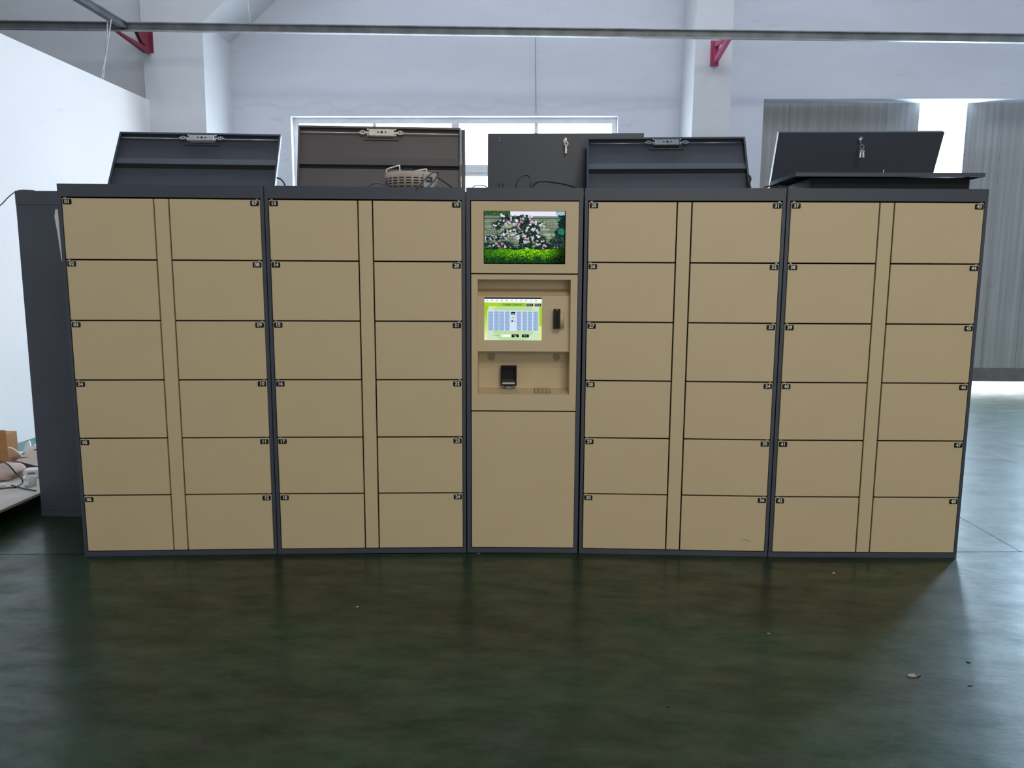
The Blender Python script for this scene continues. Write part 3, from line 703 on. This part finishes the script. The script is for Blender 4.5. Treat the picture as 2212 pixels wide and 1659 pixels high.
# ---------------------------------------------------------------- panels standing open on top
def key_mesh(L=.05, br=.011):
    mb = MB(); mb.tube([(br * math.cos(a), 0, br * math.sin(a)) for a in [i * math.pi / 4 for i in range(8)]], br * .4, 6, 2, closed=True)
    mb.box(-.0045, .0045, -.001, .001, -L, -br, .0005)
    for i in range(3): mb.box(.0045, .0075, -.001, .001, -L + .004 + i * .009, -L + .009 + i * .009)
    return mb
def lid(loc, yaw, leanb, roll, h, label, inside, steel, extra=None, w=1.0, CHAR=CHAR):
    M = thing('steel_panel', label, 'tray', loc, (0, 0, 0), 'shallow steel panels standing on top of the cabinets')
    M.rotation_mode = 'XYZ'; M.rotation_euler = (Matrix.Rotation(yaw, 3, 'Z') @ Matrix.Rotation(-roll, 3, 'Y') @ Matrix.Rotation(-leanb, 3, 'X')).to_euler()
    d = .032
    # sheet at y = 0.., flanges towards -y when the inside is shown, +y otherwise
    y0, y1 = (0, .002) if inside else (0, .002)
    MB().box(0, w, y0, y1, 0, h).build('sheet', CHAR, M)
    fl = MB(); ya, yb = (-d, 0) if inside else (.002, d)
    fl.box(0, .0025, ya, yb, 0, h).box(w - .0025, w, ya, yb, 0, h).box(.0025, w - .0025, ya, yb, h - .0025, h).box(.0025, w - .0025, ya, yb, 0, .0025)
    if inside: fl.box(.0025, .011, ya, ya + .002, .0025, h - .0025).box(w - .011, w - .0025, ya, ya + .002, .0025, h - .0025).box(.011, w - .011, ya, ya + .002, h - .013, h - .0025)
    fl.build('flange', CHAR, M)
    if inside:
        MB().prism([(-.0005, h - .192), (-.018, h - .198), (-.024, h - .246), (-.0005, h - .246)], 'x', .004, w - .004).build('stiffener', CHAR, M)
        MB().box(.004, w - .004, -.004, -.0005, h - .262, h - .2465).build('stiffener_shade_strip', DARKIN, M)  # dark strip painted in for the shadow line below the stiffener
        zc = h - .038; m_ = steel
        MB().cyl((.012, -.020, zc), (.405, -.020, zc), .0032, n=8).build('lock_rod', m_, M)
        MB().cyl((.61, -.020, zc), (w - .012, -.020, zc), .0032, n=8).build('lock_rod', m_, M)
        case = MB().box(.432, .585, -.034, -.006, zc - .022, zc + .022, .002).build('lock_case', m_, M)
        hm = MB()
        for xx, rr in ((.488, .005), (.510, .0075), (.534, .005)): hm.cyl((xx, -.0350, zc), (xx, -.0338, zc), rr, n=12)
        hm.build('lock_hole', DARKIN, case)
        for xx in (.424, .593):
            for zz in (-.018, .018):
                tb = MB().cyl((xx, -.028, zc + zz - .004), (xx, -.028, zc + zz + .004), .007, n=8); tb.build('mounting_lug', m_, case)
        for sgn, xc in ((-1, .393), (1, .624)):
            c_ = MB(); c_.box(xc - .013, xc + .013, -.030, -.026, zc + .008, zc + .0135).box(xc - .013, xc + .013, -.030, -.026, zc - .0135, zc - .008)
            for q in (-.013, -.002, .009): c_.box(xc + q, xc + q + .0045, -.030, -.026, zc - .0135, zc + .0135)
            c_.box(xc - .038 if sgn > 0 else xc + .012, xc - .012 if sgn > 0 else xc + .040, -.028, -.024, zc - .006, zc + .006)
            c_.cyl((xc + sgn * .013, -.026, zc), (xc + sgn * .028, -.022, zc), .007, .0035, 8)
            c_.build('rod_coupling', m_, M)
        MB().box(.40, .615, -.012, -.001, zc - .040, zc - .030, .001).build('lock_channel', CHAR, M)
    if extra: extra(M, h)
    return M
PZ = 2.036
lid((-2.6087, 4.775, PZ), .0987, .58, 0, .449, 'shallow charcoal steel panel with lock rods, leaning back above doors 01 to 07', True, STEEL)
lid((-1.4579, 4.825, PZ), .0934, .2707, 0, .423, 'upright charcoal steel panel with bright lock case, behind the beige transformer', True, BRIGHTSTEEL,
    lambda M, h: MB().box(1.0005, 1.026, -.034, .004, 0, h - .012, .001).build('edge_strip', CHAR, M), 1.0, mat('charcoal_coat_with_glare', (.115, .105, .11), .45, spec=.45, noise=.05, nscale=5))  # charcoal lightened to put lens glare into this one's colour
def p3x(M, h):
    sl_ = MB().box(.075, .080, -.0015, .0005, 0, .108).build('vent_slot', DARKIN, M); MB().box(.098, .103, -.0015, .0005, 0, .108).build('vent_slot', DARKIN, M)
    for zz in (h - .028, h - .046): MB().cyl((.078, -.001, zz), (.078, .0005, zz), .0028, n=8).build('screw_hole', PAPERW, M)
    MB().cyl((.508, -.008, h - .050), (.508, 0, h - .050), .012, n=16).build('lock_barrel', BRIGHTSTEEL, M)
P3M = lid((-.3180, 5.25, PZ), -.0076, .0486, 0, .430, 'flat-faced charcoal steel panel with one key in its lock, above the terminal cabinet', False, STEEL, p3x, 1.0225)
lid((.319, 4.960, PZ), -.0381, .5621, 0, .434, 'charcoal steel panel with dull lock rods, leaning back above doors 25 to 31', True, DULLSTEEL)
def p5x(M, h):
    MB().cyl((.505, -.008, h - .035), (.505, 0, h - .035), .010, n=16).build('lock_barrel', STEEL, M)
P5M = lid((1.4958, 5.15, PZ), -.0115, -.4082, 0, .420, 'dark steel panel tipped forward with keys on a ring, above doors 31 to 37', False, STEEL, p5x)

# keys held in the locks
k1 = thing('door_key', 'single key hanging from the lock of the panel above the terminal', 'key', at(1222, 301, 5.228))
key_mesh(.060).build('key_blade', BRIGHTSTEEL, k1, (.004, 0, -.028), (0, .05, 0)); MB().box(-.006, .006, -.006, .006, -.012, .010, .002).build('key_bow', BRIGHTSTEEL, k1)
p = at(1858, 301, 4.975)
k2 = thing('key_ring', 'pair of keys hanging on a wire ring from the forward tipped panel', 'keys', p)
MB().tube([(.012 * math.cos(a) + .012, -.006, .012 * math.sin(a) - .045) for a in [i * math.pi / 4 for i in range(8)]], .0011, 6, 3, closed=True).build('ring', STEEL, k2)
MB().box(-.006, .006, -.004, .02, -.006, .006, .001).tube([(0, 0, -.004), (.004, -.004, -.02), (.012, 0, -.033)], .0015, 6).build('key_bow', STEEL, k2)
for i, an in enumerate((.10, -.06)): key_mesh(.040, .0055).build('key', STEEL, k2, (.007 + i * .013, -.006 - .003 * i, -.070), (0, an, 0))
p = at(1906, 392, 4.45); p.z = 2.0905
k3 = thing('small_key', 'small key standing up behind the tray lying flat on the right locker', 'key', p)
MB().box(-.005, .005, -.003, .003, 0, .012, .001).cyl((0, 0, .010), (.004, 0, .040), .0022, n=8).tube([(0, 0, .012), (-.016, 0, .016), (-.022, 0, .006)], .0018, 6).build('key_blade', STEEL, k3)

# flat tray lying on the right-hand locker
tl = thing('flat_steel_tray', 'shallow charcoal steel tray lying flat on top above doors 37 to 43', 'tray', (at(1718, 390, 4.24).x, 4.24, 2.0), (0, 0, .010))
MB().box(0, .99, 0, .44, .086, .0885).build('sheet', CHAR, tl)
MB().box(0, .99, 0, .0025, .068, .086).box(0, .99, .4375, .44, .068, .086).box(.9875, .99, .0025, .4375, .068, .086).build('flange', CHAR, tl)
MB().box(0, .0025, .0025, .4375, .068, .086).cyl((-.001, .07, .079), (.001, .07, .079), .004, n=8).build('side_flange', CHAR, tl)
MB().box(.10, .94, .05, .40, .0005, .068, .002).build('gap_shade_core', mat('dark_gap_shade', (.008, .009, .014), .6, spec=.2), tl)  # added support, coloured near-black for the shadow gap below the sheet

# ---------------------------------------------------------------- beige round transformer and cables
TC = Vector((-.684, 4.355, 2.0)); TR_ = .143
tr = thing('variable_transformer', 'round beige vented transformer with wire handles on top of the lockers', 'transformer', TC)
bd = MB().cyl((0, 0, .004), (0, 0, .088), TR_, n=48).cyl((0, 0, .088), (0, 0, .093), TR_, TR_ - .006, n=48); bd.build('casing', TERRA, tr)
sl_ = MB()
for ra in range(4):
    for q in range(-5, 4):
        a0 = math.radians(-90 + q * 15.5 - 2); z = .060 - .0135 * ra - (.004 if ra == 3 else 0)
        n_ = 4
        for s in range(n_):
            aa, ab = a0 + math.radians(11) * s / n_, a0 + math.radians(11) * (s + 1) / n_
            r_ = TR_ + .0006
            vs = [sl_.bm.verts.new((r_ * math.cos(t), r_ * math.sin(t), zz)) for t, zz in ((aa, z), (ab, z), (ab, z - .0065), (aa, z - .0065))]
            sl_.bm.faces.new(vs)
o = sl_.build('vent_slots', DARKIN, tr); o['kind'] = 'stuff'
mp_ = MB().box(-.031, .031, -.012, .01, .005, .080, .001).build('meter_panel', METER, tr, (.107, -.100, 0), (0, 0, math.radians(32)))
MB().box(-.019, .019, -.0135, -.0115, .034, .064).build('meter_window', mat('meter_dark', (.05, .05, .055), .3), mp_)
MB().box(-.015, .004, -.0145, -.013, .047, .053).build('meter_scale', METER, mp_)
for hx, hy, ang, t0, t1 in ((-.098, -.005, .15, .112, .130), (.050, .0, .10, .100, .112)):
    MB().tube([(-.036, 0, .088), (-.036, 0, t0), (-.030, 0, t0 + .006), (.028, 0, t1 + .006), (.035, 0, t1), (.036, 0, .088)], .0038, 8, 3).build('wire_handle', STEEL, tr, (hx, hy, 0), (0, 0, ang))
MB().cyl((-.022, .03, .093), (-.022, .03, .122), .030, .027, 24).cyl((.012, .0, .093), (.012, 0, .118), .004, n=8).build('dial_knob', BLACK, tr)

def cable(pts, r, label, m=None, cat='cable', Y=None, name='power_cable'):
    P = [at(px, py, yy) for px, py, yy in pts]
    o = MB().tube(P, r, 8, 8).build(name, m or RUBBER); return tag(o, label, cat, 'loose cables on top of the cabinets')
cable([(902, 373, 4.56), (925, 373, 4.55), (945, 383, 4.50), (975, 403, 4.42), (986, 411, 4.40)], .0048, 'thick black cable sloping down to the right behind the transformer')
cable([(899, 408, 4.14), (912, 394, 4.14), (930, 376, 4.15), (944, 371, 4.16), (946, 376, 4.17), (938, 390, 4.17), (920, 408, 4.16)], .0042, 'grey looped cable hanging in front of the transformer meter', mat('grey_cable', (.10, .10, .11), .4))
cable([(795, 402, 4.25), (806, 397, 4.25), (822, 396, 4.25), (838, 404, 4.25)], .004, 'short grey cable arching left of the transformer', mat('grey_cable', (.10, .10, .11), .4))
cable([(598, 384, 4.66), (606, 387, 4.66), (613, 395, 4.66), (618, 408, 4.66)], .0045, 'short black cable curving down above doors 07 and 13')
cable([(1020, 408, 4.5), (1023, 403, 4.5), (1034, 400.5, 4.5), (1048, 402, 4.5), (1056, 409, 4.5)], .0028, 'thin dark wire arching against the bright window above the terminal')
cable([(1113, 408, 4.45), (1116, 393, 4.45), (1126, 382, 4.47), (1138, 378, 4.5), (1146, 385, 4.5), (1147, 394, 4.47), (1143, 407, 4.45)], .0042, 'black cable standing in an upright loop above the terminal')
cable([(1148, 409, 4.4), (1154, 398, 4.4), (1168, 391.5, 4.4), (1195, 393.5, 4.42), (1225, 399, 4.45), (1256, 410, 4.5)], .0055, 'thick black cable making a low arch above the terminal')
cable([(1650, 405, 4.85), (1662, 402, 4.84), (1680, 402.5, 4.82), (1690, 406, 4.80)], .004, 'thin black cable lying at the foot of the forward tipped panel')
cable([(1617, 378, 4.9), (1621.5, 386, 4.9), (1619, 396, 4.9), (1621, 406, 4.9)], .006, 'black plug cable at the right edge of the panel above doors 25 to 31')
cable([(-30, 462, 4.9), (0, 444, 4.85), (18, 426, 4.8), (34, 414, 4.75), (48, 411, 4.74), (75, 412, 4.76)], .0035, 'thin grey cable running off the far left cabinet out of the photo', mat('grey_cable', (.10, .10, .11), .4))

# ---------------------------------------------------------------- low work board at left with packing clutter
BZ = .13
bt = thing('work_board', 'low pale plywood board on a dark base beside the left cabinet, covered with clutter', 'board', (-3.2, 3.9, 0))
MB().box(-1.4, 0, 0, 2.02, BZ - .018, BZ, .001).build('board_top', PLY, bt)
MB().box(-.0012, .0008, 0, 2.02, BZ - .0165, BZ - .0045).build('edge_band', PLYEDGE, bt)
for yy in (.15, 1.0, 1.85): MB().box(-1.35, -.22, yy, yy + .10, 0, BZ - .018, .002).build('bearer', mat('dark_bearer', (.06, .045, .04), .8), bt)

def onb(px, py): return atz(px, py, BZ)
p = onb(19, 1008)
cb = thing('cardboard_box', 'tall brown cardboard box at the left edge of the photo', 'box', (p.x, p.y, BZ))
bh = (at(19, 938, p.y).z - BZ)
MB().box(-.36, 0, 0, .12, 0, bh, .002).build('box_body', CARD, cb)
MB().box(-.361, .001, -.0012, .0, bh * .42, bh * .50).build('tape_band', mat('brown_tape', (.30, .16, .06), .4), cb)
MB().box(-.36, 0, -.003, 0, bh, bh + .03).build('box_flap', CARD, cb)

p = onb(28, 1012); q_ = onb(80, 1012)
oc = thing('open_carton', 'open carton with a pale raised flap on the board beside the dark cabinet', 'carton', (p.x, p.y, BZ))
wx = .50; hc = .085  # carton
mbx = MB(); mbx.box(0, wx, 0, .004, 0, hc).box(0, wx, .26, .264, 0, hc).box(0, .004, .004, .26, 0, hc).box(wx - .004, wx, .004, .26, 0, hc).box(0, wx, 0, .264, 0, .004).build('carton_body', CARDD, oc)
Yf = p.y
def quad(name, pts, m_, par, th=.004):
    bm = bmesh.new(); vs = [bm.verts.new(v) for v in pts]; f = bm.faces.new(vs); r = bmesh.ops.extrude_face_region(bm, geom=[f])
    nrm = (Vector(pts[1]) - Vector(pts[0])).cross(Vector(pts[2]) - Vector(pts[0])).normalized()
    for g_ in r['geom']:
        if isinstance(g_, bmesh.types.BMVert): g_.co += nrm * th
    mb = MB(); mb.bm.free(); mb.bm = bm; return mb.build(name, m_, par)
O = Vector((p.x, p.y, BZ))
fl_ = [at(35, 996, Yf - .02) - O, at(80, 1007, Yf - .12) - O, at(92, 990, Yf + .0) - O, at(80, 974, Yf + .08) - O, at(63, 973, Yf + .10) - O]
quad('carton_flap', fl_, CARDL, oc)
fl2 = [at(22, 993, Yf - .01) - O, at(36, 996, Yf - .01) - O, at(48, 1003, Yf - .03) - O, at(44, 1013, Yf - .05) - O, at(28, 1013, Yf - .05) - O]
quad('side_flap', fl2, CARDD, oc)

def blob(name, px0, px1, py0, py1, Yc, depth, m_, label, cat, seed, amp=.18, parts=None):
    rnd = random.Random(seed); a_ = at(px0, py1, Yc); b2 = at(px1, py0, Yc)
    cx = (a_.x + b2.x) / 2; hz = max(.02, b2.z - BZ); wx = b2.x - a_.x
    bm = bmesh.new(); bmesh.ops.create_icosphere(bm, subdivisions=3, radius=1)
    ph = [rnd.uniform(0, 6) for _ in range(6)]
    for v in bm.verts:
        c = v.co; k = 1 + amp * (math.sin(3.1 * c.x + ph[0]) * math.sin(3.7 * c.z + ph[1]) + .6 * math.sin(6.3 * c.y + ph[2] + 4 * c.x) + .4 * math.sin(9 * c.z + ph[3] + 5 * c.x))
        c = c * k; v.co = Vector((c.x * wx / 2, c.y * depth / 2, max(0, (c.z + .75) / 1.75 * hz)))
    for f in bm.faces: f.smooth = True
    mb = MB(); mb.bm.free(); mb.bm = bm
    return tag(mb.build(name, m_, None, (cx, Yc, BZ)), label, cat)
blob('crumpled_paper', -6, 41, 1001, 1047, 5.13, .26, PAPERB, 'pinkish crumpled packing paper on the board in front of the brown box', 'paper', 3)
blob('small_paper_ball', 31, 46, 1022, 1039, 5.24, .06, CARDL, 'small pale crumpled paper ball between the packing paper and white box', 'paper', 5)
# white box with black label
p = onb(50, 1034)
wb = thing('white_package', 'small white package with a black printed label beside the dark cabinet', 'package', (p.x, p.y, BZ), (0, 0, .25))
MB().box(0, .15, 0, .09, 0, .058, .006).build('package_body', PAPERW, wb)
MB().box(.030, .075, -.0012, .001, .010, .040).build('label_print', mat('label_black', (.05, .05, .06), .6), wb)
lb_ = MB()
for q in range(3): lb_.box(.036 + q * .013, .042 + q * .013, -.0018, -.001, .016, .034)
lb_.build('label_mark', PAPERW, wb)
# plastic tub
p = onb(67, 1050)
tb_ = thing('plastic_tub', 'round cloudy plastic tub standing on the board against the dark cabinet', 'tub', (p.x, p.y, BZ))
t_ = MB(); n = 28; prof_ = [(.034, 0), (.040, .06), (.043, .062), (.043, .068), (.038, .066), (.032, .004), (0, .003)]
rings = [[t_.bm.verts.new((r_ * math.cos(2 * math.pi * k / n), r_ * math.sin(2 * math.pi * k / n), z_)) for k in range(n)] if r_ else [t_.bm.verts.new((0, 0, z_))] for r_, z_ in prof_]
for a_, b2 in zip(rings, rings[1:]):
    for k in range(n):
        if len(b2) == 1: f = t_.bm.faces.new((a_[k], a_[(k + 1) % n], b2[0]))
        else: f = t_.bm.faces.new((a_[k], a_[(k + 1) % n], b2[(k + 1) % n], b2[k]))
        f.smooth = True
t_.bm.faces.new(rings[0][::-1]); t_.build('tub_wall', TUBM, tb_)
MB().box(-.022, .010, -.0405, -.038, .018, .045).build('paper_label', PAPERW, tb_, None, (0, 0, 0))
def bcable(pts, r, label, m_=None, name='power_cable', cat='cable', g_='cables on the work board', lift=True):
    P = []
    for t in pts:
        px, py, z = t; v = atz(px, py, z); P.append(v)
    return tag(MB().tube(P, r, 8, 8).build(name, m_ or RUBBER), label, cat, g_)
bcable([(-8, 998, .30), (6, 998, .30), (20, 1006, .29), (34, 1022, .235), (47, 1034, .17), (48, 1043, BZ + .006), (34, 1052, BZ + .006), (14, 1054, BZ + .006), (-12, 1057, BZ + .006)], .0048, 'black power cable looping over the packing paper on the board')
tag(MB().tube([onb(25, 1050) + Vector((0, 0, .006)), onb(50, 1057) + Vector((0, 0, .006)), onb(78, 1062) + Vector((0, 0, .006))], .0045, 8, 3).build('black_rod', RUBBER), 'short straight black rod lying near the board edge', 'rod')
bcable([(18, 966, .34), (28, 969, .33), (38, 976, .30), (48, 985, .26)], .005, 'white cable behind the brown box in front of the green floor', WHITEP)
# torn foam sheet leaning up
Yl = 5.87
pts = [at(48, 984, Yl), at(52, 968, Yl), at(56, 957, Yl), at(62, 952, Yl), at(65, 960, Yl), at(65, 966, Yl), at(75, 960, Yl), at(84, 966, Yl), at(84, 989, Yl), at(46, 989, Yl)]
mb = MB(); mb.prism([(v.x, v.z) for v in pts], 'y', Yl, Yl + .015)
tag(mb.build('foam_sheet', FOAM), 'torn white foam sheet sticking up behind the open carton', 'foam')
blob('plastic_bag', -6, 9, 1045, 1052, 4.90, .08, PAPERW, 'scrap of pale plastic bag at the left edge of the board', 'bag', 9)

# ---------------------------------------------------------------- litter on the floor
def scrap(px, py, w_, d_, h_, m_, label, rz=0.2):
    p = atz(px, py, 0); mb = MB(); w_ *= .8; d_ *= .8; h_ *= .6
    rnd = random.Random(int(px)); pts = [(w_ * (.5 + .12 * rnd.random()) * math.cos(a) , d_ * (.5 + .15 * rnd.random()) * math.sin(a)) for a in [i * math.pi / 3 for i in range(6)]]
    mb.prism(pts, 'z', 0, h_)
    return tag(mb.build('floor_scrap', m_, None, (p.x, p.y, 0.0005), (0, 0, rz)), label, 'litter', 'scraps of litter on the green floor')
scrap(1972, 1460, .052, .030, .004, mat('tan_scrap', (.30, .25, .20), .8), 'largest tan paper scrap on the floor at lower right')
scrap(1983, 1459, .030, .020, .006, RUBBER, 'dark chip touching the tan scrap at lower right', .5)
scrap(1444, 1526, .014, .010, .004, RUBBER, 'tiny black crumb on the floor below the middle right locker')
scrap(1801, 1238, .018, .012, .003, PAPERW, 'tiny white crumb in front of the right-hand locker')
scrap(1660, 1369, .018, .012, .003, mat('tan_scrap', (.30, .25, .20)), 'tiny pale crumb on the floor below door 36')
scrap(772, 1311, .010, .010, .003, PAPERW, 'tiny white crumb on the dark floor left of centre')
scrap(2092, 1430, .014, .018, .004, RUBBER, 'black crumb on the bright floor at right')
scrap(2096, 1480, .022, .014, .003, RUBBER, 'flat black crumb on the bright floor, below the other one')
scrap(1034, 1196, .020, .008, .002, mat('tan_scrap', (.30, .25, .20)), 'pale flake on the floor at the foot of the terminal')
